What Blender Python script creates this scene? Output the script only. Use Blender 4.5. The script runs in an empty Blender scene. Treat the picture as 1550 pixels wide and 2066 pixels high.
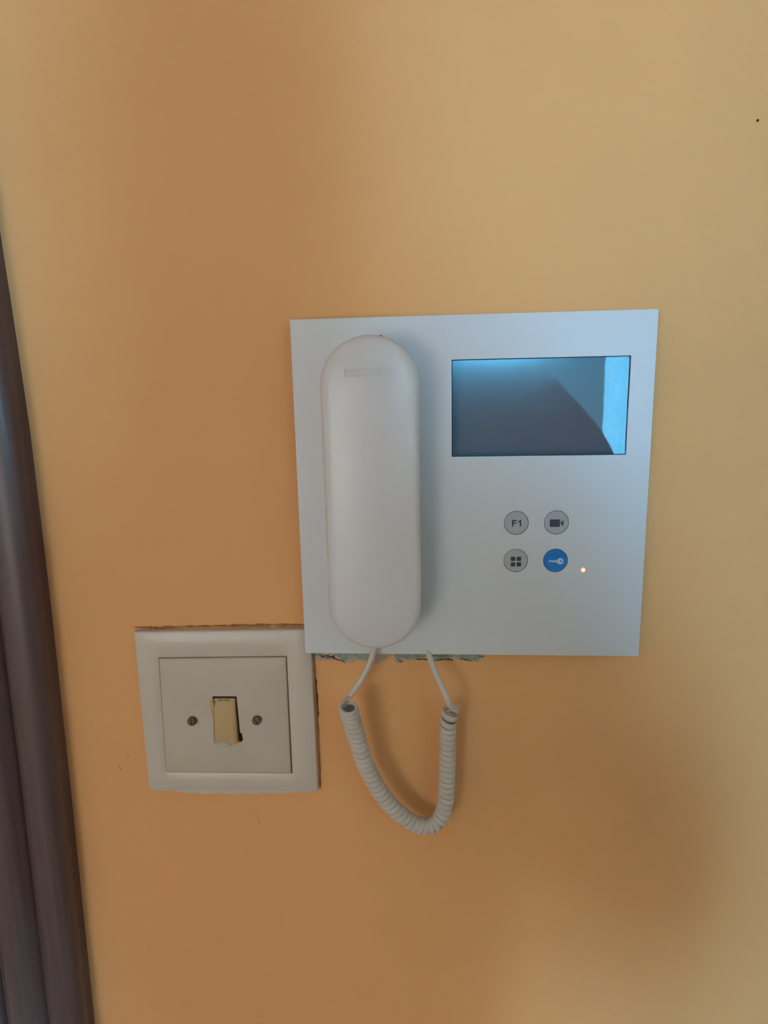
import bpy, bmesh, math, random
from mathutils import Vector, Matrix
random.seed(7)
S = bpy.context.scene
COL = S.collection

# ------------------------------------------------------------------ camera
PZ = 1.45                       # height of the intercom's centre above the floor
cd = bpy.data.cameras.new('camera'); cam = bpy.data.objects.new('camera', cd); COL.objects.link(cam)
cd.sensor_fit = 'VERTICAL'; cd.sensor_height = 36.0; cd.lens = 1300.0 / 2066.0 * 36.0
cd.clip_start = 0.002; cd.clip_end = 50
CAM = Vector((-0.02233, -0.37814, PZ + 0.06085))
pit, yaw, rol = -0.1914, 0.0740, 0.02099
Rm = Matrix.Rotation(yaw, 3, 'Z') @ Matrix.Rotation(pit, 3, 'X') @ Matrix.Rotation(rol, 3, 'Y')
MC = Matrix((Rm.col[0], -Rm.col[1], Rm.col[2])).transposed()      # helper axes
cam.matrix_world = Matrix.Translation(CAM) @ Matrix((Rm.col[0], Rm.col[2], -Rm.col[1])).transposed().to_4x4()
S.camera = cam

# ------------------------------------------------------------------ light and exposure
W = bpy.data.worlds.new('world'); S.world = W; W.use_nodes = True
W.node_tree.nodes['Background'].inputs[0].default_value = (0.5, 0.6, 0.8, 1)
W.node_tree.nodes['Background'].inputs[1].default_value = 0.1
S.view_settings.view_transform = 'Standard'; S.view_settings.look = 'None'
S.view_settings.exposure = 0.0; S.view_settings.gamma = 1.0; S.view_settings.use_curve_mapping = False
BLUE_DAYLIGHT = (0.34, 0.65, 1.0);  BLUE_POWER = 69.0      # narrow gap between the curtains
WARM_DAYLIGHT = (0.98, 1.0, 0.97);  WARM_POWER = 6.6       # frosted glass of the door to the next room
CEIL_POWER = 0.0

# ------------------------------------------------------------------ materials
def mat(name, col, rough=0.5, spec=0.5, metal=0.0, noise=0.0, nscale=40.0, bump=0.0, bscale=200.0, col2=None, emit=None, est=0.0, coat=0.0):
    m = bpy.data.materials.new(name); m.use_nodes = True
    nt = m.node_tree; b = nt.nodes['Principled BSDF']
    b.inputs['Base Color'].default_value = (*col, 1); b.inputs['Roughness'].default_value = rough
    b.inputs['Specular IOR Level'].default_value = spec; b.inputs['Metallic'].default_value = metal
    b.inputs['Coat Weight'].default_value = coat
    if emit:
        b.inputs['Emission Color'].default_value = (*emit, 1); b.inputs['Emission Strength'].default_value = est
    tc = nt.nodes.new('ShaderNodeTexCoord')
    if noise or col2:
        n = nt.nodes.new('ShaderNodeTexNoise'); n.inputs['Scale'].default_value = nscale; n.inputs['Detail'].default_value = 5
        nt.links.new(tc.outputs['Object'], n.inputs['Vector'])
        r = nt.nodes.new('ShaderNodeValToRGB'); r.color_ramp.elements[0].position = 0.35; r.color_ramp.elements[1].position = 0.65
        c2 = col2 or tuple(c * (1 - noise) for c in col)
        r.color_ramp.elements[0].color = (*c2, 1); r.color_ramp.elements[1].color = (*col, 1)
        nt.links.new(n.outputs['Fac'], r.inputs['Fac']); nt.links.new(r.outputs['Color'], b.inputs['Base Color'])
    if bump:
        n = nt.nodes.new('ShaderNodeTexNoise'); n.inputs['Scale'].default_value = bscale; n.inputs['Detail'].default_value = 4
        nt.links.new(tc.outputs['Object'], n.inputs['Vector'])
        bp = nt.nodes.new('ShaderNodeBump'); bp.inputs['Strength'].default_value = bump; bp.inputs['Distance'].default_value = 0.0006
        nt.links.new(n.outputs['Fac'], bp.inputs['Height']); nt.links.new(bp.outputs['Normal'], b.inputs['Normal'])
    return m

M = {}
M['wall'] = mat('orange_wall_paint', (0.80, 0.390, 0.158), 0.75, 0.25, noise=0.03, nscale=9, bump=0.25, bscale=90)
M['room'] = mat('orange_room_paint', (0.80, 0.62, 0.42), 0.85, 0.2)
M['ceil'] = mat('ceiling_paint', (0.8, 0.78, 0.74), 0.9, 0.2)
M['floor'] = mat('floor_tile', (0.42, 0.30, 0.22), 0.4, 0.4, noise=0.2, nscale=6)
M['plastic'] = mat('white_plastic', (0.66, 0.665, 0.70), 0.36, 0.45)
M['handset'] = mat('white_handset_plastic', (0.66, 0.635, 0.655), 0.33, 0.5, bump=0.04, bscale=900)
M['gap'] = mat('dark_gap', (0.03, 0.03, 0.035), 0.8, 0.2)
M['button'] = mat('grey_button', (0.42, 0.43, 0.45), 0.45, 0.4)
M['bluebtn'] = mat('blue_button', (0.012, 0.19, 0.56), 0.4, 0.4)
M['icon'] = mat('dark_print', (0.05, 0.055, 0.075), 0.5, 0.3)
M['iconw'] = mat('white_print', (0.62, 0.68, 0.75), 0.5, 0.3)
M['switch'] = mat('aged_white_plastic', (0.60, 0.52, 0.45), 0.33, 0.45, noise=0.04, nscale=30)
M['switch_in'] = mat('aged_cream_plastic', (0.56, 0.475, 0.395), 0.5, 0.3, noise=0.04, nscale=30)
M['rocker'] = mat('yellowed_plastic', (0.52, 0.33, 0.15), 0.42, 0.4, noise=0.06, nscale=60)
M['screw'] = mat('dull_steel', (0.12, 0.09, 0.075), 0.5, 0.5, metal=0.25, noise=0.2, nscale=900)
M['cord'] = mat('cord_vinyl', (0.60, 0.55, 0.50), 0.42, 0.4)
M['plaster'] = mat('pale_plaster', (0.60, 0.48, 0.36), 0.9, 0.1, noise=0.3, nscale=500, bump=0.8, bscale=900)
M['green'] = mat('old_green_paint', (0.34, 0.42, 0.32), 0.8, 0.2, noise=0.3, nscale=300, bump=0.5, bscale=700)
M['crack'] = mat('dirt_in_crack', (0.10, 0.055, 0.03), 0.9, 0.1, noise=0.5, nscale=800)
M['ridge'] = mat('stained_paint_ridge', (0.42, 0.18, 0.055), 0.85, 0.1, noise=0.35, nscale=400)
M['whitepaint'] = mat('white_paint_smear', (0.50, 0.46, 0.40), 0.6, 0.3, noise=0.1, nscale=300)
M['wood'] = None
M['shirt'] = mat('dark_shirt', (0.035, 0.03, 0.035), 0.9, 0.1, noise=0.3, nscale=60)
M['jeans'] = mat('dark_jeans', (0.03, 0.04, 0.08), 0.9, 0.1)
M['skin'] = mat('skin', (0.50, 0.29, 0.2), 0.6, 0.3)
M['hair'] = mat('dark_hair', (0.03, 0.02, 0.015), 0.7, 0.3)
M['phone'] = mat('black_phone', (0.02, 0.02, 0.022), 0.3, 0.5)
M['glass_black'] = mat('lens_glass', (0.01, 0.01, 0.012), 0.05, 0.6)
M['frame_white'] = mat('window_frame_paint', (0.7, 0.7, 0.7), 0.5, 0.4)

def wood_mat():
    m = bpy.data.materials.new('dark_varnished_wood'); m.use_nodes = True
    nt = m.node_tree; b = nt.nodes['Principled BSDF']; L = nt.links
    b.inputs['Roughness'].default_value = 0.42; b.inputs['Specular IOR Level'].default_value = 0.5
    tc = nt.nodes.new('ShaderNodeTexCoord'); mp = nt.nodes.new('ShaderNodeMapping'); mp.inputs['Scale'].default_value = (60, 60, 1.4)
    L.new(tc.outputs['Object'], mp.inputs['Vector'])
    n = nt.nodes.new('ShaderNodeTexNoise'); n.inputs['Scale'].default_value = 3; n.inputs['Detail'].default_value = 8
    L.new(mp.outputs['Vector'], n.inputs['Vector'])
    r = nt.nodes.new('ShaderNodeValToRGB'); r.color_ramp.elements[0].position = .3; r.color_ramp.elements[1].position = .7
    r.color_ramp.elements[0].color = (0.068, 0.040, 0.040, 1); r.color_ramp.elements[1].color = (0.115, 0.068, 0.066, 1)
    L.new(n.outputs['Fac'], r.inputs['Fac']); L.new(r.outputs['Color'], b.inputs['Base Color'])
    bp = nt.nodes.new('ShaderNodeBump'); bp.inputs['Strength'].default_value = .15; bp.inputs['Distance'].default_value = .0008
    L.new(n.outputs['Fac'], bp.inputs['Height']); L.new(bp.outputs['Normal'], b.inputs['Normal'])
    return m
M['wood'] = wood_mat()

def emit_mat(name, col, st):
    m = bpy.data.materials.new(name); m.use_nodes = True; nt = m.node_tree
    nt.nodes.remove(nt.nodes['Principled BSDF'])
    e = nt.nodes.new('ShaderNodeEmission'); e.inputs[0].default_value = (*col, 1); e.inputs[1].default_value = st
    nt.links.new(e.outputs[0], nt.nodes['Material Output'].inputs[0]); return m

def curtain_mat():
    m = bpy.data.materials.new('blue_curtain_cloth'); m.use_nodes = True; nt = m.node_tree
    nt.nodes.remove(nt.nodes['Principled BSDF'])
    d = nt.nodes.new('ShaderNodeBsdfDiffuse'); d.inputs[0].default_value = (0.22, 0.34, 0.42, 1)
    t = nt.nodes.new('ShaderNodeBsdfTranslucent'); t.inputs[0].default_value = (0.70, 0.95, 0.95, 1)
    mx = nt.nodes.new('ShaderNodeMixShader'); mx.inputs[0].default_value = CURTAIN_T
    nt.links.new(d.outputs[0], mx.inputs[1]); nt.links.new(t.outputs[0], mx.inputs[2])
    nt.links.new(mx.outputs[0], nt.nodes['Material Output'].inputs[0]); return m
CURTAIN_T = 0.95

def pane_mat(name, refl, tint):
    m = bpy.data.materials.new(name); m.use_nodes = True; nt = m.node_tree
    nt.nodes.remove(nt.nodes['Principled BSDF'])
    t = nt.nodes.new('ShaderNodeBsdfTransparent'); t.inputs[0].default_value = (1, 1, 1, 1)
    g = nt.nodes.new('ShaderNodeBsdfGlossy'); g.inputs['Roughness'].default_value = 0.015; g.inputs[0].default_value = (*tint, 1)
    lw = nt.nodes.new('ShaderNodeFresnel'); lw.inputs['IOR'].default_value = 1.5
    ad = nt.nodes.new('ShaderNodeMath'); ad.operation = 'ADD'; ad.inputs[1].default_value = refl
    ad.inputs[0].default_value = 0.0
    mx = nt.nodes.new('ShaderNodeMixShader')
    nt.links.new(ad.outputs[0], mx.inputs[0]); nt.links.new(t.outputs[0], mx.inputs[1]); nt.links.new(g.outputs[0], mx.inputs[2])
    nt.links.new(mx.outputs[0], nt.nodes['Material Output'].inputs[0]); return m

# ------------------------------------------------------------------ helpers
def tag(o, label=None, cat=None, kind=None, group=None):
    if label: o['label'] = label
    if cat: o['category'] = cat
    if kind: o['kind'] = kind
    if group: o['group'] = group
    return o
def empty(name, loc, label, cat):
    o = bpy.data.objects.new(name, None); COL.objects.link(o); o.location = loc; o.empty_display_size = .02
    return tag(o, label, cat)
def link(name, bm, m, parent=None, smooth=False, fix=True):
    if fix: bmesh.ops.recalc_face_normals(bm, faces=bm.faces)
    me = bpy.data.meshes.new(name); bm.to_mesh(me); bm.free()
    o = bpy.data.objects.new(name, me); COL.objects.link(o)
    for x in (m if isinstance(m, (list, tuple)) else [m]): me.materials.append(x)
    if parent: o.parent = parent
    if smooth:
        for p in me.polygons: p.use_smooth = True
        if smooth != 'full':
            me.set_sharp_from_angle(angle=math.radians(38))
    return o
def bx(bm, x0, x1, y0, y1, z0, z1, bev=0.0):
    r = bmesh.ops.create_cube(bm, size=1.0)
    vs = r['verts']
    bmesh.ops.scale(bm, verts=vs, vec=(abs(x1 - x0), abs(y1 - y0), abs(z1 - z0)))
    bmesh.ops.translate(bm, verts=vs, vec=((x0 + x1) / 2, (y0 + y1) / 2, (z0 + z1) / 2))
    if bev:
        es = list({e for v in vs for e in v.link_edges})
        bmesh.ops.bevel(bm, geom=es, offset=bev, segments=2, affect='EDGES', profile=.7)
def box(name, x0, x1, y0, y1, z0, z1, m, parent=None, bev=0.0):
    bm = bmesh.new(); bx(bm, x0, x1, y0, y1, z0, z1, bev)
    return link(name, bm, m, parent, smooth=bool(bev))
def V(x, z, d, base=10.0):
    """millimetres: x right, z up (from the intercom's centre), d out of the plane `base` mm off the wall"""
    return Vector((x / 1000, -(base + d) / 1000, z / 1000))
def rings(bm, loops, cap0=True, cap1=True, closed=True):
    vs = [[bm.verts.new(p) for p in lp] for lp in loops]
    n = len(vs[0])
    for a, b in zip(vs, vs[1:]):
        for i in range(n if closed else n - 1):
            j = (i + 1) % n
            bm.faces.new((a[i], a[j], b[j], b[i]))
    if cap0: bm.faces.new(vs[0][::-1])
    if cap1: bm.faces.new(vs[-1])
    return vs
def prism(bm, pts, d0, d1, base=10.0, bev=0.0):
    """polygon in the wall plane, pts in mm, raised from d0 to d1; optional small chamfer towards the centre"""
    cx = sum(p[0] for p in pts) / len(pts); cz = sum(p[1] for p in pts) / len(pts)
    def sh(k):
        out = []
        for x, z in pts:
            l = math.hypot(x - cx, z - cz) or 1
            out.append((x - (x - cx) / l * k, z - (z - cz) / l * k))
        return out
    lp = [[V(x, z, d0, base) for x, z in pts]]
    if bev:
        lp += [[V(x, z, d1 - bev, base) for x, z in pts], [V(x, z, d1 - bev * .3, base) for x, z in sh(bev * .4)], [V(x, z, d1, base) for x, z in sh(bev * 1.2)]]
    else:
        lp += [[V(x, z, d1, base) for x, z in pts]]
    return rings(bm, lp)
def disc_pts(cx, cz, r, n=48):
    return [(cx + r * math.cos(2 * math.pi * i / n), cz + r * math.sin(2 * math.pi * i / n)) for i in range(n)]
def rrect(x0, x1, z0, z1, r, n=5):
    out = []
    for cx, cz, a0 in ((x1 - r, z1 - r, 0), (x0 + r, z1 - r, 90), (x0 + r, z0 + r, 180), (x1 - r, z0 + r, 270)):
        for i in range(n + 1):
            a = math.radians(a0 + 90 * i / n); out.append((cx + r * math.cos(a), cz + r * math.sin(a)))
    return out
def apply_mods(o):
    dg = bpy.context.evaluated_depsgraph_get(); dg.update()
    me = bpy.data.meshes.new_from_object(o.evaluated_get(dg)); old = o.data
    o.modifiers.clear(); o.data = me; bpy.data.meshes.remove(old)
def cut(o, cutters):
    for c in cutters:
        md = o.modifiers.new('b', 'BOOLEAN'); md.operation = 'DIFFERENCE'; md.object = c; md.solver = 'EXACT'
    apply_mods(o)
    for c in cutters:
        me = c.data; bpy.data.objects.remove(c); bpy.data.meshes.remove(me)
def text_bm(s, size, depth, shear=0.0, sx=1.0, off=0.0):
    cu = bpy.data.curves.new('t', 'FONT'); cu.body = s; cu.size = size; cu.extrude = depth / 2; cu.shear = shear; cu.offset = off
    cu.align_x = 'CENTER'; cu.align_y = 'CENTER'; cu.resolution_u = 4
    o = bpy.data.objects.new('t', cu); COL.objects.link(o)
    dg = bpy.context.evaluated_depsgraph_get(); dg.update()
    me = bpy.data.meshes.new_from_object(o.evaluated_get(dg))
    bm = bmesh.new(); bm.from_mesh(me)
    bpy.data.objects.remove(o); bpy.data.curves.remove(cu); bpy.data.meshes.remove(me)
    # centre, then XY -> XZ facing -Y
    xs = [v.co.x for v in bm.verts]; ys = [v.co.y for v in bm.verts]
    cx = (min(xs) + max(xs)) / 2; cy = (min(ys) + max(ys)) / 2
    for v in bm.verts:
        x, y, z = v.co; v.co = ((x - cx) * sx, -z, y - cy)
    return bm

# ------------------------------------------------------------------ the room
RX0, RX1, RY, RH = -3.1, 2.0, -4.0, 2.6
wall = box('wall_back', RX0, RX1, 0.0, 0.12, 0.0, RH, M['wall']); tag(wall, kind='structure', label='orange-painted wall carrying the intercom and the switch')
tag(box('floor', RX0 - .1, RX1 + .1, RY - .15, 0.12, -0.1, 0.0, M['floor']), kind='structure')
tag(box('ceiling', RX0 - .1, RX1 + .1, RY - .15, 0.12, RH, RH + .1, M['ceil']), kind='structure')
tag(box('wall_left', RX0 - .1, RX0, RY, 0.12, 0, RH, M['room']), kind='structure')
tag(box('wall_right', RX1, RX1 + .1, RY, 0.12, 0, RH, M['room']), kind='structure')
# wall behind the photographer, with a glazed door on one side and a tall curtained window on the other
WX0, WX1, WZ0, WZ1 = 0.76, 1.46, 0.85, 2.05         # window opening
DX0, DX1, DZ0, DZ1 = -2.75, -0.95, 0.0, 2.10         # door opening
bm = bmesh.new()
for a in ((RX0, DX0, 0, RH), (DX0, DX1, DZ1, RH), (DX1, WX0, 0, RH), (WX0, WX1, 0, WZ0), (WX0, WX1, WZ1, RH), (WX1, RX1, 0, RH)):
    bx(bm, a[0], a[1], RY - .12, RY, a[2], a[3])
tag(link('wall_front', bm, M['room']), kind='structure')
win = tag(bpy.data.objects.new('window_1', None), kind='structure', label='tall window behind the photographer'); COL.objects.link(win); win.location = (0, RY, 0)
bm = bmesh.new()
for a in ((WX0, WX0 + .04, WZ0, WZ1), (WX1 - .04, WX1, WZ0, WZ1), (WX0 + .04, WX1 - .04, WZ0, WZ0 + .04), (WX0 + .04, WX1 - .04, WZ1 - .04, WZ1)):
    bx(bm, a[0], a[1], -.08, -.03, a[2], a[3])
link('window_frame', bm, M['frame_white'], win)
box('pane', WX0 + .04, WX1 - .04, -.062, -.058, WZ0 + .04, WZ1 - .04, emit_mat('frosted_pane_blue_daylight', BLUE_DAYLIGHT, BLUE_POWER), win)
GAP0, GAP1 = 1.10, 1.265                            # the bright gap between the two curtains
def curtain(x0, x1, label):
    bm = bmesh.new(); n = 60; lp = []
    xs = [x0 + (x1 - x0) * i / n for i in range(n + 1)]
    f = lambda x: 0.016 * math.sin(x * 2 * math.pi / 0.085) + .005 * math.sin(x * 61)
    rows = []
    for z in (WZ0 - .12, WZ0 + .6, WZ1 - .5, WZ1 + .1):
        rows.append([bm.verts.new((x, RY + 0.05 + f(x), z)) for x in xs])
    for a, b in zip(rows, rows[1:]):
        for i in range(n): bm.faces.new((a[i], a[i + 1], b[i + 1], b[i]))
    o = link('curtain', bm, curtain_cloth, smooth='full')
    tag(o, label, 'curtain')
    return o
curtain_cloth = curtain_mat()
curtain(WX0 - .10, GAP0, 'teal curtain left of the bright gap mirrored in the intercom screen')
curtain(GAP1, WX1 + .10, 'teal curtain right of the bright gap mirrored in the intercom screen')
door = tag(bpy.data.objects.new('door_1', None), kind='structure', label='glazed door behind the photographer'); COL.objects.link(door); door.location = (0, RY, 0)
bm = bmesh.new()
for a in ((DX0, DX0 + .09, 0, DZ1), (DX1 - .09, DX1, 0, DZ1), (DX0 + .09, DX1 - .09, 0, .35), (DX0 + .09, DX1 - .09, 1.68, DZ1)):
    bx(bm, a[0], a[1], -.08, -.04, a[2], a[3])
link('door_leaf', bm, M['wood'], door)
box('pane', DX0 + .09, DX1 - .09, -.062, -.058, .35, 1.68, emit_mat('frosted_pane_warm_daylight', WARM_DAYLIGHT, WARM_POWER), door)

# ------------------------------------------------------------------ dark door frame on the left edge
def frame_profile():
    P = [(0, 0), (0, 10), (-.6, 13), (-2.2, 15.6), (-5, 17.4), (-9, 18.4), (-14, 18.8), (-19, 18), (-22.5, 16.2), (-24.5, 13.6), (-25.6, 13.2),
         (-27, 15.6), (-31, 19), (-37, 21.3), (-43, 22), (-48.5, 20.6), (-52, 17.5), (-53.2, 15), (-55, 15), (-56.5, 18), (-60, 20), (-72, 20.6), (-84, 20), (-86, 18), (-86.5, 12), (-86.5, 0)]
    return P
bm = bmesh.new()
def fx(z):
    K = [(-1.45, -.2735), (-.396, -.2722), (-.206, -.2680), (-.065, -.2656), (.045, -.2652), (.1525, -.2682), (.27, -.2730), (.4, -.2755), (.7, -.277)]
    t = z - PZ
    for (a, xa), (b, xb) in zip(K, K[1:]):
        if t <= b: return xa + (xb - xa) * (t - a) / (b - a)
    return K[-1][1]
pf = frame_profile(); zz = [0.002, .4, .8, 1.0] + [1.05 + i * .04 for i in range(22)] + [2.0, 2.1]
loops = []
for z in zz:
    x0 = fx(z)
    loops.append([Vector((x0 + x / 1000, -y / 1000, z)) for x, y in pf])
vs = rings(bm, loops)
fr = link('trim_1', bm, M['wood'], smooth=True); tag(fr, kind='structure', label='dark brown moulded wooden door frame at the left edge')
# door leaf it belongs to (just outside the picture)
bm = bmesh.new(); bx(bm, -1.15, -0.366, -0.0145, -0.001, 0.005, 2.06, .002)
bx(bm, -1.02, -0.50, -0.020, -0.0145, 1.15, 1.92, .003); bx(bm, -1.02, -0.50, -0.020, -0.0145, 0.2, 0.95, .003)
tag(link('door_2', bm, M['wood'], smooth=True), kind='structure')

# flecks of wall paint left on the frame's outer edge
bm = bmesh.new()
for i in range(30):
    z = PZ - random.uniform(.16, .40); x0 = fx(z)
    h = random.uniform(.0008, .0045); w = random.uniform(.0003, .0008); y = -random.uniform(.006, .0095)
    bx(bm, x0 - .0001, x0 + .0003, y - w, y, z, z + h)
o = link('paint_fleck', bm, mat('paint_flecks', (0.30, 0.17, 0.13), .8, .2), fr); o['kind'] = 'stuff'
bm = bmesh.new()

# ------------------------------------------------------------------ peeled paint below the intercom (children of the wall)
def wall_poly(name, pts, h, m, base=0.0, parent=wall):
    bm = bmesh.new(); prism(bm, [(x, z + PZ * 1000) for x, z in pts], -1.0, h, base)
    return link(name, bm, m, parent)
def rag(p0, p1, n, amp, seed):
    r = random.Random(seed); out = []
    for i in range(n + 1):
        t = i / n; out.append((p0[0] + (p1[0] - p0[0]) * t + r.uniform(-.3, .3), p0[1] + (p1[1] - p0[1]) * t + r.uniform(-amp, amp)))
    return out
def bottom(pts, seed, sub=4, amp=.35):
    r = random.Random(seed); out = []
    for a, b in zip(pts, pts[1:]):
        for i in range(sub):
            t = i / sub; out.append((a[0] + (b[0] - a[0]) * t, a[1] + (b[1] - a[1]) * t + (r.uniform(-amp, amp) if i else 0)))
    out.append(pts[-1]); return out
low1 = [(-97.2, -107.2), (-91.6, -108.1), (-86.8, -107.6), (-79.6, -107.5), (-76.8, -109.8), (-72.1, -109.4), (-70.2, -107.8), (-66, -107.9), (-63.3, -108.9), (-57.1, -110.1), (-52.3, -107.2), (-48.2, -105.0), (-47.4, -103.6)]
low2 = [(-46.1, -104.2), (-45.2, -107.4), (-43.0, -110.5), (-39.9, -108.4), (-40.8, -106.8), (-34, -106.9), (-29.0, -107.1), (-19.8, -107.6), (-12.1, -107.1), (-7.5, -106.2), (-4, -107.0), (0.2, -107.4), (7.0, -107.6), (9.5, -105.6), (10.6, -103.4)]
wall_poly('bare_plaster', bottom(low1, 3) + [(-47.4, -94), (-97.2, -94)], .12, M['plaster'])
wall_poly('bare_plaster', bottom(low2, 4) + [(10.6, -94), (-46.1, -94)], .12, M['plaster'])
for k, (pts, s) in enumerate([
    ([(-97.0, -104.6), (-93, -105.2), (-90.5, -104.4), (-89, -103.0)], 11),
    ([(-83.2, -104), (-80, -106.4), (-77.6, -108.6), (-75.4, -107.9), (-74.8, -106.0), (-73.2, -104.4), (-72.6, -103)], 12),
    ([(-71.5, -104.2), (-69.0, -107.0), (-66.8, -106.2), (-62.8, -107.2), (-58.6, -107.0), (-57.4, -104)], 13),
    ([(-45.6, -103.8), (-44.6, -106.2), (-43.0, -107.6), (-42.2, -105.4), (-39.5, -105.6), (-35.5, -106.0), (-29.5, -105.4), (-25, -104)], 14),
    ([(-26.0, -104.2), (-20, -106.2), (-13.4, -106.2), (-9.5, -105.6), (-8.6, -103.4)], 15),
    ([(-5.4, -104.0), (-2.8, -105.6), (1.2, -106.4), (5.2, -106.4), (7.6, -105.2), (8.4, -103.2)], 16)]):
    wall_poly('green_paint_remnant', bottom(pts, s, 4, .3) + [(pts[-1][0], -94.5), (pts[0][0], -94.5)], .3, M['green'])
def crack(pts, w, seed, h=.42, m='crack', name='paint_crack', jit=.3, sub=5, parent=wall):
    r = random.Random(seed); c = []
    for a, b in zip(pts, pts[1:]):
        for i in range(sub):
            t = i / sub; c.append((a[0] + (b[0] - a[0]) * t + r.uniform(-jit, jit), a[1] + (b[1] - a[1]) * t + r.uniform(-jit, jit)))
    c.append(pts[-1])
    up, dn = [], []
    for i, (x, z) in enumerate(c):
        a = c[max(0, i - 1)]; b = c[min(len(c) - 1, i + 1)]
        dx, dz = b[0] - a[0], b[1] - a[1]; l = math.hypot(dx, dz) or 1
        ww = w * r.uniform(.25, 1.0) * (0.3 if i in (0, len(c) - 1) else 1)
        up.append((x - dz / l * ww, z + dx / l * ww)); dn.append((x + dz / l * ww, z - dx / l * ww))
    bm = bmesh.new(); Z = PZ * 1000
    a = [bm.verts.new(V(x, z + Z, h, 0)) for x, z in up]; b = [bm.verts.new(V(x, z + Z, h, 0)) for x, z in dn]
    a2 = [bm.verts.new(V(x, z + Z, -.2, 0)) for x, z in up]; b2 = [bm.verts.new(V(x, z + Z, -.2, 0)) for x, z in dn]
    for i in range(len(c) - 1):
        bm.faces.new((a[i], a[i + 1], b[i + 1], b[i])); bm.faces.new((a[i], a2[i], a2[i + 1], a[i + 1])); bm.faces.new((b[i], b[i + 1], b2[i + 1], b2[i]))
    return link(name, bm, M[m], parent)
crack([(-93.6, -103.9), (-91.2, -105.1), (-88.0, -104.6), (-85.0, -105.4), (-83.8, -104.4), (-84.5, -106.4), (-79.2, -107.8), (-77.0, -109.2)], .38, 1)
crack([(-92, -105.6), (-88, -106.0), (-84.0, -105.6)], .3, 2)
crack([(-43.6, -106.4), (-41.8, -108.4), (-41.0, -107.2)], .35, 3)
crack([(-33.0, -106.7), (-27.0, -106.3), (-22.0, -107.0), (-17.0, -106.8), (-11.0, -106.4), (-9.0, -106.9)], .42, 5)
crack([(-4.8, -105.6), (-1.8, -106.5), (2.8, -107.2)], .36, 6)
crack([(6.6, -103.8), (9.8, -104.6)], .35, 8)
crack([(-24, -103.6), (-19, -104.0)], .3, 9)
# faint marks in the paint: small dark speck, scratches, grazes
wall_poly('dark_speck', disc_pts(147.5, 192.1, .75, 8), .1, M['crack'])
crack([(-141.2, -217.4), (-139.2, -221.5), (-139.0, -226.4)], .18, 21, .08, 'ridge', 'scratch')
crack([(-231.8, -184.6), (-231.2, -187.6)], .3, 22, .08, 'ridge', 'scratch')
crack([(-225.6, -175.0), (-224.6, -178.0)], .25, 23, .08, 'ridge', 'scratch')

# ------------------------------------------------------------------ light switch
sw = empty('light_switch', (-0.154, 0, PZ - 0.1425), 'square off-white light switch with yellowed rocker, painted round, below left of the intercom', 'light switch')
SX, SZ = 154.0, 142.5
def s_(pts): return [(x + SX, z + SZ) for x, z in pts]
def quad_ring(o, i, k):    # corners TL TR BR BL -> inset by k mm
    cx = sum(p[0] for p in o) / 4; cz = sum(p[1] for p in o) / 4
    return [(x + (k if x < cx else -k), z + (-k if z > cz else k)) for x, z in o]
OUT = s_([(-210.6, -88.0), (-97.4, -85.4), (-97.0, -196.6), (-210.9, -199.6)])
INN = s_([(-195.8, -104.9), (-112.9, -103.0), (-113.2, -184.3), (-197.6, -185.6)])
def dens(q, n=16):
    out = []
    for k in range(4):
        a, b = q[k], q[(k + 1) % 4]
        for i in range(n): out.append((a[0] + (b[0] - a[0]) * i / n, a[1] + (b[1] - a[1]) * i / n))
    return out
bm = bmesh.new()
o0 = dens(OUT); o1 = dens(quad_ring(OUT, 0, 1.2)); i1 = dens(quad_ring(INN, 0, -.35)); i0 = dens(INN)
rings(bm, [[V(x, z, 0, 0) for x, z in o0], [V(x, z, 3.6, 0) for x, z in o0], [V(x, z, 4.4, 0) for x, z in dens(quad_ring(OUT, 0, .35))],
           [V(x, z, 4.8, 0) for x, z in o1], [V(x, z, 5.0, 0) for x, z in i1], [V(x, z, 4.8, 0) for x, z in i0], [V(x, z, 1.0, 0) for x, z in i0]], cap1=False)
link('outer_frame', bm, M['switch'], sw, smooth=True)
# inner cover, a shallow pillow sunk in at the top left and standing off a dark joint on the top and right
bm = bmesh.new()
INC = [(INN[0][0] + .10, INN[0][1] - .75), (INN[1][0] - .65, INN[1][1] - .75), (INN[2][0] - 1.05, INN[2][1] - .05), (INN[3][0] - .05, INN[3][1] - .05)]
lp = []
for k, d in ((0, 1.0), (0, 4.5), (.3, 4.95), (1.2, 5.3), (20, 5.6), (28, 5.75)):
    lp.append([V(x, z, d, 0) for x, z in dens(quad_ring(INC, 0, k))])
rings(bm, lp)
cover = link('cover_plate', bm, M['switch_in'], sw, smooth=True)
RK = s_([(-162.2, -130.6), (-146.5, -130.3), (-145.7, -162.3), (-163.2, -162.8)])
c1 = link('c', (lambda b: (prism(b, RK, 4.0, 12, 0), b)[1])(bmesh.new()), M['gap'])
c2 = link('c', (lambda b: (prism(b, s_([(-147, -154.6), (-144.6, -156.4), (-144.2, -160.8), (-145.6, -162.4), (-149, -162.2)]), 4.0, 12, 0), b)[1])(bmesh.new()), M['gap'])
c1.location = c2.location = sw.location
cut(cover, [c1, c2]); cover.data.set_sharp_from_angle(angle=math.radians(38))
def joint(name, pts, d, m, parent=sw, base=0.0, d0=.5):
    bm = bmesh.new(); prism(bm, pts, d0, d, base); return link(name, bm, m, parent)
joint('joint_shadow_gap', dens(quad_ring(INN, 0, -.2)), 1.2, M['gap'])
joint('rocker_well', quad_ring(RK, 0, -2.5), 4.15, mat('brown_well', (.05, .02, .01), .8, .2), d0=4.0)
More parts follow.
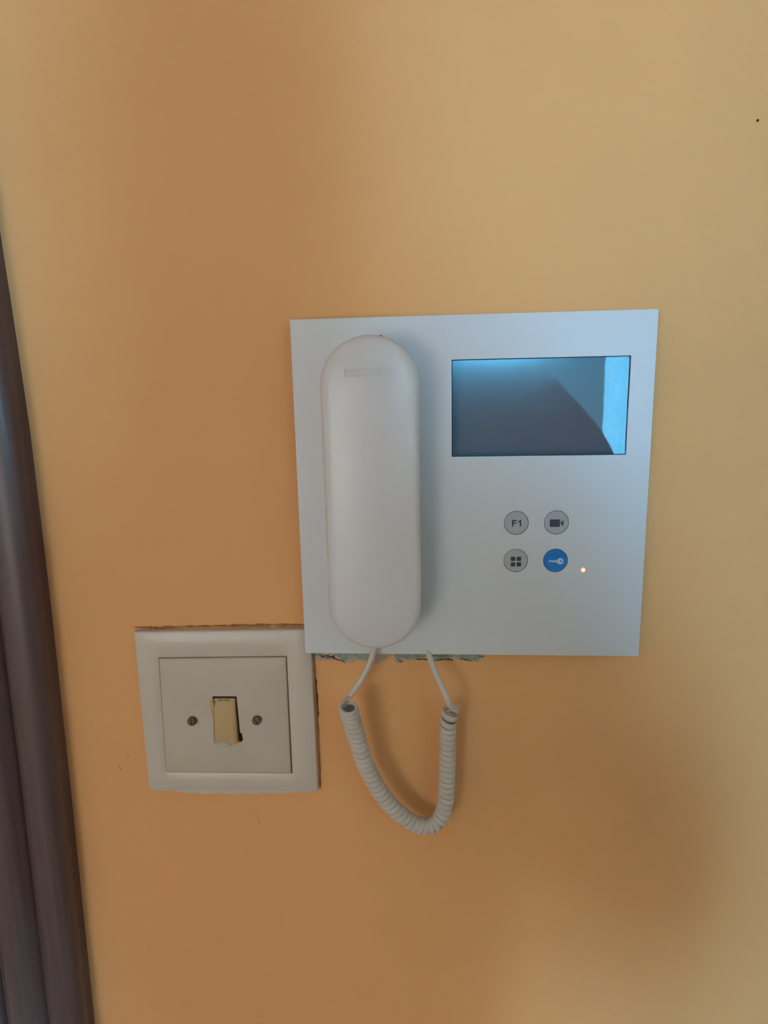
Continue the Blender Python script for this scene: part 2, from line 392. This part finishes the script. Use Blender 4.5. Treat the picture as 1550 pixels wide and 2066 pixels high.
# rocker: top edge pressed in, bottom out
bm = bmesh.new()
rk = [(-161.7, -132.1), (-147.8, -131.9), (-147.2, -161.9), (-162.0, -162.3)]
lo = s_(rk); n = 14
def rock(t): return 6.6 + (1.5 - 3.4 * t) * 0 + (-.6 if t < .13 else 1.0 + 1.4 * ((t - .13) / .87) ** 1.3)
rows = []
for i in range(n + 1):
    t = i / n; t2 = t
    xl = lo[0][0] + (lo[3][0] - lo[0][0]) * t; xr = lo[1][0] + (lo[2][0] - lo[1][0]) * t; z = lo[0][1] + (lo[3][1] - lo[0][1]) * t; zr = lo[1][1] + (lo[2][1] - lo[1][1]) * t
    h = rock(t)
    sec = [(0, 4.2), (0, h - .7), (.06, h - .15), (.16, h), (.84, h), (.94, h - .15), (1, h - .7), (1, 4.2)]
    rows.append([V(xl + (xr - xl) * s, z + (zr - z) * s, d, 0) for s, d in sec])
rings(bm, rows)
rocker = link('rocker', bm, M['rocker'], sw, smooth=True)
bm = bmesh.new()   # white paint blot bridging the rocker's lower edge
prism(bm, s_([(-160.6, -160.2), (-158.6, -161.0), (-157.0, -159.4), (-154.4, -161.2), (-153.4, -158.8), (-152.2, -161.4), (-150.6, -162.6), (-152.0, -163.6), (-156.8, -164.4), (-160.4, -163.4), (-162.2, -162.4)]), 6.0, 9.3, 0, .3)
link('paint_blot', bm, M['whitepaint'], sw, smooth=True)
bm = bmesh.new(); prism(bm, s_([(-158.6, -163.6), (-154.6, -163.9), (-154.8, -164.6), (-158.4, -164.9)]), 6.0, 7.7, 0); link('chip_mark', bm, M['crack'], sw)
bm = bmesh.new(); prism(bm, s_([(-158.8, -132.9), (-151.0, -132.8), (-151.2, -133.3), (-155, -133.1), (-158.2, -133.5)]), 5.6, 6.12, 0); link('grime_mark', bm, M['crack'], sw)
bm = bmesh.new(); prism(bm, s_([(-163.4, -133.8), (-161.2, -133.2), (-161.0, -140.6), (-163.0, -141.2), (-163.8, -137)]), 5.0, 7.6, 0, .3); link('paint_blot', bm, M['rocker'], sw, smooth=True)
for (x, z, a) in ((-176.6, -147.6, 98), (-134.2, -146.3, 118)):
    X, Z = x + SX, z + SZ
    bm = bmesh.new(); R = 2.9
    rings(bm, [[V(px, pz, d, 0) for px, pz in disc_pts(X, Z, r, 32)] for r, d in ((R, 5.5), (R, 7.35), (R - .35, 7.75), (R - 1.2, 7.95))])
    o = link('screw', bm, M['screw'], sw, smooth=True)
    ca, sa = math.cos(math.radians(a)), math.sin(math.radians(a))
    q = [(X + ca * u - sa * v, Z + sa * u + ca * v) for u, v in ((-2.3, -.38), (2.3, -.38), (2.3, .38), (-2.3, .38))]
    bm = bmesh.new(); prism(bm, q, 7.5, 8.0, 0); link('screw_slot', bm, M['gap'], o)
# ragged caulk and paint along the bottom and left edges
bl = bottom([(-211.2, -199.0), (-205, -199.8), (-196, -199.4), (-190, -200.8), (-184, -201.4), (-180, -200.6), (-172, -201.6), (-166, -200.4), (-160, -201.0), (-152, -201.4), (-146, -200.2), (-138, -200.8), (-130, -199.8), (-120, -199.6), (-108, -198.2), (-98, -197.4)], 31, 4, .35)
bm = bmesh.new(); prism(bm, s_(bl + [(-97.4, -195.6), (-210.8, -198.0)]), 0, 3.9, 0, .25); link('caulk_edge', bm, M['switch'], sw, smooth=True)
crack([(-212.0, -86.6), (-195, -86.6), (-175, -85.8), (-150, -85.0), (-125, -84.6), (-100, -84.2)], .95, 41, .5, 'ridge', 'paint_ridge', .25, 8)
crack([(-96.3, -108), (-96.0, -130), (-95.7, -160), (-96.0, -198)], .35, 43, .35, 'ridge', 'paint_ridge', .25, 8)
crack([(-96.0, -120), (-95.5, -135), (-95.4, -146)], .35, 44, .5, 'crack', 'paint_crack', .2, 6)
crack([(-211.4, -100), (-211.8, -108)], .3, 45, .4, 'ridge', 'paint_ridge', .2, 4)

# ------------------------------------------------------------------ intercom monitor
im = empty('video_intercom', (0, 0, PZ), 'square white wall video intercom with teal screen, four round buttons and a glowing red light', 'intercom')
bm = bmesh.new(); prism(bm, [(-100, 98.9), (100, 98.9), (100, -98.9), (-100, -98.9)], -4.0, 0.0, 10.0)
es = [e for e in bm.edges if abs(e.verts[0].co.y + .010) < 1e-6 and abs(e.verts[1].co.y + .010) < 1e-6]
bmesh.ops.bevel(bm, geom=es, offset=.0004, segments=2, affect='EDGES')
panel = link('front_panel', bm, M['plastic'], im)
BT = [(26.8, -17.6), (49.6, -17.5), (26.9, -40.1), (49.7, -40.1)]
cuts = []
def cutter(pts):
    bm = bmesh.new(); prism(bm, pts, -8, 4, 10.0); o = link('c', bm, M['gap']); o.location = im.location; cuts.append(o)
SCR = (-10.3, 86.8, 20.9, 75.0)
cutter(rrect(SCR[0], SCR[1], SCR[2], SCR[3], .5, 3))
for x, z in BT: cutter(disc_pts(x, z, 7.05, 64))
cutter(disc_pts(65.7, -45.8, 1.5, 24))
cut(panel, cuts)
# back box, open at the screen and the buttons
bm = bmesh.new()
x0, x1, z0, z1 = SCR
for a in ((-92, -20, -92, 98, -6, 0), (92, 93, -92, 98, -6, 0), (-20, 92, -92, 12, -4.5, 0), (-20, 92, 97.6, 98, -6, 0)):
    bx(bm, a[0] / 1000, a[1] / 1000, a[4] / 1000, a[5] / 1000, a[2] / 1000, a[3] / 1000)
link('back_box', bm, M['plastic'], im)
for x, z in BT + [(65.7, -45.8)]:
    pass
# screen: dark display with an unseen light strip added above the opening for the teal glow, behind a glossy pane
screen = bpy.data.objects.new('screen', None); COL.objects.link(screen); screen.parent = im
box('display', -.019, .0915, -.0010, -.0003, .0125, .0975, mat('display_diffuser', (0.105, 0.095, 0.115), .7, .2), screen)
box('added_glow_strip', -.012, .044, -.0058, -.0026, .0925, .0955, emit_mat('added_strip_emission', (0.10, 0.60, 0.85), 330.0), screen)
bm = bmesh.new(); prism(bm, rrect(x0 + .45, x1 - .55, z0 + .45, z1 - .45, .4, 3), -1.5, -.6, 10.0)
link('glass_pane', bm, pane_mat('screen_glass', 0.0066, (0.36, 0.85, 0.92)), screen)
bm = bmesh.new()
rings(bm, [[V(x, z, -.9, 10) for x, z in rrect(x0 + .02, x1 - .02, z0 + .02, z1 - .02, .5, 3)], [V(x, z, -.9, 10) for x, z in rrect(x0 + .5, x1 - .6, z0 + .5, z1 - .5, .4, 3)],
           [V(x, z, -1.6, 10) for x, z in rrect(x0 + .5, x1 - .6, z0 + .5, z1 - .5, .4, 3)], [V(x, z, -1.6, 10) for x, z in rrect(x0 + .02, x1 - .02, z0 + .02, z1 - .02, .5, 3)]], False, False)
link('bezel', bm, M['gap'], screen)
# buttons
def icon_grid(bm, X, Z):
    for sx in (-1, 1):
        for sz in (-1, 1):
            prism(bm, rrect(X + sx * 1.72 - 1.28, X + sx * 1.72 + 1.28, Z + sz * 1.68 - 1.2, Z + sz * 1.68 + 1.2, .3, 3), -.6, -.32, 10.0)
def icon_video(bm, X, Z):
    prism(bm, rrect(X - 3.9, X + 1.9, Z - 2.2, Z + 2.2, .5, 3), -.6, -.32, 10.0)
    prism(bm, [(X + 2.4, Z - .7), (X + 3.9, Z - 1.7), (X + 3.9, Z + 1.7), (X + 2.4, Z + .7)], -.6, -.32, 10.0)
def icon_key(bm, X, Z):
    # round bow with a hole, shaft to the left with small teeth
    n = 28; a = disc_pts(X + 2.6, Z, 1.85, n); b = disc_pts(X + 3.15, Z, .62, n)
    rings(bm, [[V(x, z, -.6, 10) for x, z in b], [V(x, z, -.6, 10) for x, z in a], [V(x, z, -.32, 10) for x, z in a], [V(x, z, -.32, 10) for x, z in b], [V(x, z, -.6, 10) for x, z in b]], False, False)
    prism(bm, [(X + 1.2, Z + .85), (X - .2, Z + .45), (X - 3.7, Z + .55), (X - 4.2, Z + .15), (X - 3.9, Z - .35), (X - 3.3, Z - .45), (X - 3.0, Z - .2), (X - 2.6, Z - .5),
               (X - 2.2, Z - .25), (X - 1.8, Z - .6), (X - 1.4, Z - .3), (X - .9, Z - .7), (X - .3, Z - .5), (X + 1.2, Z - 1.0)], -.6, -.32, 10.0)
for k, (x, z) in enumerate(BT):
    bm = bmesh.new()
    rings(bm, [[V(px, pz, d, 10) for px, pz in disc_pts(x, z, r, 64)] for r, d in ((6.8, -5), (6.8, -.55), (6.65, -.3), (6.2, -.25), (5.2, -.42), (3, -.5))])
    b = link('button', bm, M['bluebtn'] if k == 3 else M['button'], im, smooth=True)
    b['label'] = ('round grey button marked F1', 'round grey button with a camera symbol', 'round grey button with four small squares', 'round blue button with a white key')[k]
    if k == 0:
        bm = bmesh.new(); q = lambda L: prism(bm, [(x + u, z + v) for u, v in L], -.6, -.3, 10.0)
        q([(-2.35, -2.25), (-1.65, -2.25), (-1.65, -.6), (-.1, -.6), (-.1, 0.0), (-1.65, 0.0), (-1.65, .95), (.25, .95), (.25, 1.6), (-2.35, 1.6)])
        q([(2.1, -2.25), (2.85, -2.25), (2.85, 1.6), (2.3, 1.6), (1.1, .55), (1.1, -.2), (2.1, .55)])
        link('lettering', bm, M['icon'], b)
    elif k == 1:
        bm = bmesh.new(); icon_video(bm, x + .2, z - .5); link('symbol', bm, M['icon'], b)
    elif k == 2:
        bm = bmesh.new(); icon_grid(bm, x + .15, z - .75); link('symbol', bm, M['icon'], b)
    else:
        bm = bmesh.new(); icon_key(bm, x + .2, z - .55); link('symbol', bm, M['iconw'], b)
bm = bmesh.new()
rings(bm, [[V(px, pz, d, 10) for px, pz in disc_pts(65.7, -45.8, r, 24)] for r, d in ((1.5, -3), (1.5, -.1), (1.25, .1), (.8, .2))])
led = link('indicator_light', bm, mat('red_light_ring', (.5, .2, .15), .3, .5, emit=(1.0, .26, .16), est=1.1), im, smooth=True)
led['label'] = 'small glowing red indicator light'
bm = bmesh.new()
rings(bm, [[V(px, pz, d, 10) for px, pz in disc_pts(65.7, -45.8, r, 20)] for r, d in ((.84, .0), (.8, .24), (.4, .32))])
link('light_core', bm, mat('light_core', (1, .8, .6), .3, .5, emit=(1.0, .78, .42), est=2.2), led, smooth=True)

# ------------------------------------------------------------------ handset
hs = empty('handset', (-0.0542, -0.010, PZ), 'long white rounded handset hanging on the left half of the intercom panel', 'telephone handset')
HC, HW, ZT, ZB = 0.0, 26.2, 87.8, -85.2
def stadium(k, n=20):
    r = HW - k; out = []
    r = max(r, .05)
    for i in range(n + 1):
        a = math.pi * i / n; out.append((HC + r * math.cos(a), ZT - HW + r * math.sin(a)))
    for j in range(1, 12): out.append((HC - r, (ZT - HW) + (ZB + HW - ZT + HW) * j / 12))
    for i in range(n + 1):
        a = math.pi + math.pi * i / n; out.append((HC + r * math.cos(a), ZB + HW + r * math.sin(a)))
    for j in range(1, 12): out.append((HC + r, (ZB + HW) + (ZT - HW - ZB - HW) * j / 12))
    return out
def hv(x, z, d): return Vector((x / 1000, -d / 1000, z / 1000))
def lean(z, d):  # the front tapers a little towards the lower end
    return d * (1 - .06 * (ZT - z) / (ZT - ZB)) if d > 3 else d
bm = bmesh.new(); lp = []
for k, d in ((5, 0.05), (2.4, .6), (1.6, 3), (.9, 10), (.35, 18), (0, 22.5), (.05, 24), (.5, 26.6), (1.4, 28.2), (3, 29.2), (6, 29.9), (10, 30.5), (15, 31.0), (20, 31.3), (24, 31.4), (26.1, 31.42)):
    lp.append([hv(x, z, lean(z, d)) for x, z in stadium(k)])
rings(bm, lp)
body = link('handset_shell', bm, M['handset'], hs, smooth='full')
# moulded name strip: shallow frame with raised letters
EX, EZ, EA = 0.4, 68.6, math.radians(1.0)
def emb(x, z, d):
    ca, sa = math.cos(EA), math.sin(EA); X = EX + x * ca - z * sa; Z = EZ + x * sa + z * ca
    s = HW - math.hypot(X, max(0, Z - (ZT - HW)))
    for (k0, d0), (k1, d1) in zip(((10, 30.5), (15, 31.0), (20, 31.3), (24, 31.4)), ((15, 31.0), (20, 31.3), (24, 31.4), (27, 31.42))):
        if k0 <= s <= k1: return hv(X, Z, lean(Z, d0 + (d1 - d0) * (s - k0) / (k1 - k0)) + d)
    return hv(X, Z, lean(Z, 29.9 + (s - 6) / 4 * .6) + d)
bm = bmesh.new()
def framebar(x0, x1, z0, z1, h=.4):
    n = 14 if x1 - x0 > 5 else 1
    a = [(x0 + (x1 - x0) * i / n, z0) for i in range(n + 1)] + [(x1 - (x1 - x0) * i / n, z1) for i in range(n + 1)]
    lo = [emb(x, z, -.3) for x, z in a]; hi = [emb(x, z, h) for x, z in a]
    vl = [bm.verts.new(p) for p in lo]; vh = [bm.verts.new(p) for p in hi]; N = len(a)
    for i in range(N):
        j = (i + 1) % N; bm.faces.new((vl[i], vl[j], vh[j], vh[i]))
    for i in range(n): bm.faces.new((vh[i], vh[i + 1], vh[N - 2 - i], vh[N - 1 - i]))
for a in ((-12.2, 12.2, 1.9, 2.25), (-12.2, 12.2, -2.25, -1.9), (-12.5, -12.2, -2.25, 2.25), (12.2, 12.5, -2.25, 2.25)): framebar(*a)
tb = text_bm('FERMAX', .0046, .0004, shear=.25, sx=1.32, off=.00008)
tv = [tuple(v.co) for v in tb.verts]; mp = {}
for i, v in enumerate(tb.verts):
    mp[v] = bm.verts.new(emb(v.co.x * 1000, v.co.z * 1000, .4 if v.co.y < 0 else -.2))
for f in tb.faces:
    try: bm.faces.new([mp[v] for v in f.verts])
    except ValueError: pass
tb.free()
link('moulded_lettering', bm, M['handset'], hs)
# little moulding nick at the top and the cord socket below
bm = bmesh.new(); b_ = [(6.0, 87.0), (7.4, 86.6), (7.2, 87.4)]
rings(bm, [[hv(x, z, 24) for x, z in b_], [hv(x, z, 26.2) for x, z in b_]]); link('moulding_nick', bm, M['ridge'], hs)
bm = bmesh.new()
def sock(z, r, n=16): return [Vector(((-1.0 + r * math.cos(2 * math.pi * i / n)) / 1000, -(14 + r * .8 * math.sin(2 * math.pi * i / n)) / 1000, z / 1000)) for i in range(n)]
rings(bm, [sock(-82, 3.4), sock(-86.5, 3.2), sock(-87.2, 2.8)]); link('cord_socket', bm, M['handset'], hs, smooth=True)

# ------------------------------------------------------------------ coiled cord
def catmull(P, n):
    out = []
    P = [Vector(p) for p in P]; Q = [2 * P[0] - P[1]] + P + [2 * P[-1] - P[-2]]
    for i in range(1, len(Q) - 2):
        a, b, c, d = Q[i - 1:i + 3]
        for k in range(n):
            t = k / n
            out.append(.5 * ((2 * b) + (c - a) * t + (2 * a - 5 * b + 4 * c - d) * t * t + (3 * b - a - 3 * c + d) * t ** 3))
    out.append(P[-1]); return out
def resample(pts, n):
    L = [0]
    for a, b in zip(pts, pts[1:]): L.append(L[-1] + (b - a).length)
    out = []; j = 0
    for i in range(n + 1):
        s = L[-1] * i / n
        while j < len(L) - 2 and L[j + 1] < s: j += 1
        t = (s - L[j]) / max(1e-9, L[j + 1] - L[j]); out.append(pts[j].lerp(pts[j + 1], t))
    return out, L[-1]
# coil axis, mm in (x, depth off the wall, z)
axis_pts = [(-72.1, 27, -125.0), (-71.2, 24, -133), (-69.0, 21, -146), (-66.4, 19.5, -158), (-63.2, 18, -169.5), (-58.8, 17, -180.8), (-53.2, 16, -191.5), (-46.4, 15, -201), (-38.8, 14, -208.6),
            (-30.6, 13, -213.6), (-22.6, 12.5, -213.6), (-16.8, 12, -206.5), (-14.0, 12, -194), (-13.4, 12, -179), (-13.2, 12.5, -165), (-13.0, 13, -151), (-12.4, 14, -140), (-11.0, 15, -131.5)]
ax = catmull([(x, -y, z) for x, y, z in axis_pts], 10)
ax, ALEN = resample(ax, 400)
RH_, PITCH = 4.15, 3.85
turns = round(ALEN / PITCH) + .25; NS = int(turns * 28)
# rotation-minimising frames
Tn = [(ax[min(i + 1, 400)] - ax[max(i - 1, 0)]).normalized() for i in range(401)]
U = [Vector((0, -1, 0))]; U[0] = (U[0] - Tn[0] * U[0].dot(Tn[0])).normalized()
for i in range(1, 401):
    u = U[-1] - Tn[i] * U[-1].dot(Tn[i]); U.append(u.normalized())
PH0 = math.radians(150)
def helix(s):   # s 0..1
    f = s * 400; i = min(int(f), 399); t = f - i
    c = ax[i].lerp(ax[i + 1], t); T = Tn[i].lerp(Tn[i + 1], t).normalized(); u = U[i].lerp(U[i + 1], t); u = (u - T * u.dot(T)).normalized(); w = T.cross(u)
    g = (s - .02 * max(0, (s - .94) / .06)) / .98
    ph = PH0 - g * turns * 2 * math.pi
    rad = u * math.cos(ph) + w * math.sin(ph)
    return c + rad * (4.75 - .6 * min(1, s * 1.8)), rad, T
sec = []   # (centre, wide axis, thin axis, half wide, half thin)
hp = [helix(i / NS) for i in range(NS + 1)]
lead0 = catmull([(-56.0, -14.0, -86.5), (-56.8, -15.0, -93), (-59.6, -16.0, -102), (-63.6, -17, -110), (-69.2, -18.4, -118.2), (-72.6, -19.6, -122.6), hp[0][0]], 8)[:-1]
lead1 = catmull([hp[-1][0], (-11.6, -20.5, -126.6), (-14.0, -20, -121.0), (-18.0, -17, -113.0), (-21.8, -13.0, -105.0), (-24.4, -9, -98.0), (-25.0, -6.4, -93.5), (-25.2, -5.0, -90)], 8)[1:]
C = lead0 + [h[0] for h in hp] + lead1
n0, n1 = len(lead0), len(hp)
frames = []
for i, c in enumerate(C):
    t = (C[min(i + 1, len(C) - 1)] - C[max(i - 1, 0)]).normalized()
    if i < n0:   rad = hp[0][1].lerp(Vector((0, -1, 0)), min(1, (n0 - i) / 14)); k = min(1, (n0 - i) / 16)
    elif i < n0 + n1: rad = hp[i - n0][1]; k = 0
    else:        rad = hp[-1][1].lerp(Vector((0, -1, 0)), min(1, (i - n0 - n1) / 14)); k = min(1, (i - n0 - n1) / 16)
    rad = rad - t * rad.dot(t)
    rad = rad.normalized() if rad.length > 1e-4 else Vector((0, -1, 0))
    frames.append((c, rad, t.cross(rad).normalized(), 1.12 + k * .6, 1.93 - k * .1))
cordE = empty('coiled_cord', (-0.045, -0.015, PZ - .1), 'off-white coiled telephone cord looping below the intercom from handset to panel', 'cord')
def cord_mesh(name, fr):
    bm = bmesh.new(); lp = []
    for c, a, b, ra, rb in fr:
        lp.append([(c + a * (ra * abs(math.cos(q)) ** .8 * (1 if math.cos(q) > 0 else -1)) + b * (rb * math.sin(q))) / 1000 + Vector((0.045, .015, .1)) for q in [2 * math.pi * j / 12 for j in range(12)]])
    rings(bm, lp)
    return link(name, bm, M['cord'], cordE, smooth='full')
cord_mesh('straight_lead', frames[:n0 + 1]); cord_mesh('coil', frames[n0:n0 + n1]); cord_mesh('straight_lead', frames[n0 + n1 - 1:])

# ------------------------------------------------------------------ the photographer and the phone (mirrored in the screen, casting the soft shadow)
def skin_mesh(name, pts, edges, root, m, parent=None, sub=2):
    me = bpy.data.meshes.new(name); me.from_pydata([Vector(p[0]) for p in pts], [], []); me.edges.add(len(edges))
    for i, e in enumerate(edges): me.edges[i].vertices = e
    me.update()
    o = bpy.data.objects.new(name, me); COL.objects.link(o)
    sk = o.modifiers.new('s', 'SKIN'); sk.use_smooth_shade = True
    if not me.skin_vertices: me.attributes
    for i, p in enumerate(pts):
        r = p[1]; me.skin_vertices[0].data[i].radius = (r, r) if not isinstance(r, tuple) else r
        me.skin_vertices[0].data[i].use_root = (i == root)
    sb = o.modifiers.new('u', 'SUBSURF'); sb.levels = sub; sb.render_levels = sub
    apply_mods(o)
    for x in (m if isinstance(m, (list, tuple)) else [m]): o.data.materials.append(x)
    for p in o.data.polygons: p.use_smooth = True
    if parent: o.parent = parent
    return o
PX, PY = 0.045, -0.53
P, E = [], []
def pt(x, y, z, r): P.append(((PX + x, PY + y, z), r)); return len(P) - 1
def chain(a, items):
    for it in items:
        b = pt(*it); E.append((a, b)); a = b
    return a
pel = pt(0, 0, .92, (.155, .115))
abd = chain(pel, [(0, 0, 1.02, (.145, .105)), (0, -.01, 1.15, (.155, .115)), (0, -.01, 1.28, (.155, .115))])
chest = chain(abd, [(0, -.01, 1.37, (.15, .10))])
neck = chain(chest, [(-.004, .0, 1.45, (.066, .065)), (-.008, .015, 1.52, (.058, .06))])
head = chain(neck, [(-.012, .02, 1.58, (.064, .088)), (-.018, .02, 1.65, (.070, .098)), (-.02, .01, 1.71, (.064, .082)), (-.02, .01, 1.735, (.03, .04))])
hands = {}
for s in (-1, 1):
    hip = chain(pel, [(s * .095, 0, .84, .092), (s * .105, .01, .70, .078), (s * .11, .02, .50, .058), (s * .11, 0, .32, .052), (s * .115, -.01, .12, .038)])
    chain(hip, [(s * .118, .0, .055, .042), (s * .125, .09, .04, .04), (s * .13, .16, .032, .03)])
    sh = chain(chest, [(s * .088, -.005, 1.468, .058), (s * .112, -.003, 1.43, .062), (s * .140, .0, 1.37, .060)])
    # wrists come up in front to the phone at x -0.022-PX
    wx = (-0.022 - PX) + s * .062
    el = chain(sh, [(s * .208, .01, 1.26, .054), (s * .205, .03, 1.15, .046)])
    fa = chain(el, [((s * .205 + wx) / 2, .07, 1.27, .038), (wx + s * .012, .08, 1.385, .028)])
    palm = chain(fa, [(wx + s * .006, .10, 1.415, (.026, .018)), (wx, .12, 1.44, (.03, .014))])
    for k in range(4):      # fingers wrap behind the phone's far edge
        z = 1.425 + .019 * k; L = (.8, .95, 1.0, .9)[k]
        chain(palm, [(wx - s * .002, .14, z, .0088), (wx - s * .010, .14 + .012 * L, z + .003, .0082), (wx - s * .024 * L, .1565, z + .003, .0075)])
    chain(palm, [(wx - s * .014, .108, 1.455, .011), (wx - s * .026, .126, 1.475, .0095)])
person = empty('person', (PX, PY, 0), 'person in a dark top raising a phone, the dark shape mirrored in the screen', 'person')
b_ = skin_mesh('body', [((p[0][0] - PX, p[0][1] - PY, p[0][2]), p[1]) for p in P], E, 0, [M['skin'], M['shirt'], M['jeans'], M['phone']], person)
bm = bmesh.new(); bm.from_mesh(b_.data)                     # clean hems and cuffs
for co, no in (((0, 0, .09), (0, 0, 1)), ((0, 0, .93), (0, 0, 1)), ((0, 0, 1.475), (0, 0, 1)), ((0, .075, 0), (0, 1, 0))):
    bmesh.ops.bisect_plane(bm, geom=bm.verts[:] + bm.edges[:] + bm.faces[:], plane_co=co, plane_no=no, dist=1e-5)
bm.to_mesh(b_.data); bm.free()
for f in b_.data.polygons: f.use_smooth = True
for f in b_.data.polygons:
    c = f.center
    f.material_index = 3 if c.z < .09 else 2 if c.z < .93 else 1 if (c.z < 1.475 and c.y < .075) else 0
# hair cap and facial features
bm = bmesh.new(); bmesh.ops.create_uvsphere(bm, u_segments=24, v_segments=14, radius=1)
for v in bm.verts:
    x, y, z = v.co; k = 1.0 if not (y > .25 and z < .35) else .86
    v.co = (x * (.080 + .014 * max(0, -z)) * k - .014, y * .108 * k - .016, z * .165 * k + 1.605)
link('hair', bm, M['hair'], person, smooth='full')
for s in (-1, 1):
    bm = bmesh.new(); r = bmesh.ops.create_uvsphere(bm, u_segments=10, v_segments=6, radius=.011); bmesh.ops.translate(bm, verts=r['verts'], vec=(s * .032 - .018, .088, 1.655))
    link('eye', bm, M['frame_white'], person, smooth='full')
bm = bmesh.new(); rings(bm, [[Vector((a * w - .018, y, z)) for a, y in ((-1, .080), (0, .088 + q), (1, .080))] for w, q, z in ((.006, .003, 1.665), (.010, .010, 1.635), (.014, .016, 1.615), (.010, .004, 1.605))])
link('nose', bm, M['skin'], person, smooth='full')

ph = empty('smartphone', tuple(CAM), 'dark phone held up in front of the intercom, not directly visible', 'phone')
ph.rotation_euler = cam.matrix_world.to_euler()
box('phone_body', -.036, .036, -.125, .018, .0035, .0115, M['phone'], ph, .003)
bm = bmesh.new()
r = bmesh.ops.create_cone(bm, cap_ends=False, segments=32, radius1=.007, radius2=.007, depth=.002); bmesh.ops.translate(bm, verts=r['verts'], vec=(0, 0, .0028))
link('lens_ring', bm, M['glass_black'], ph)
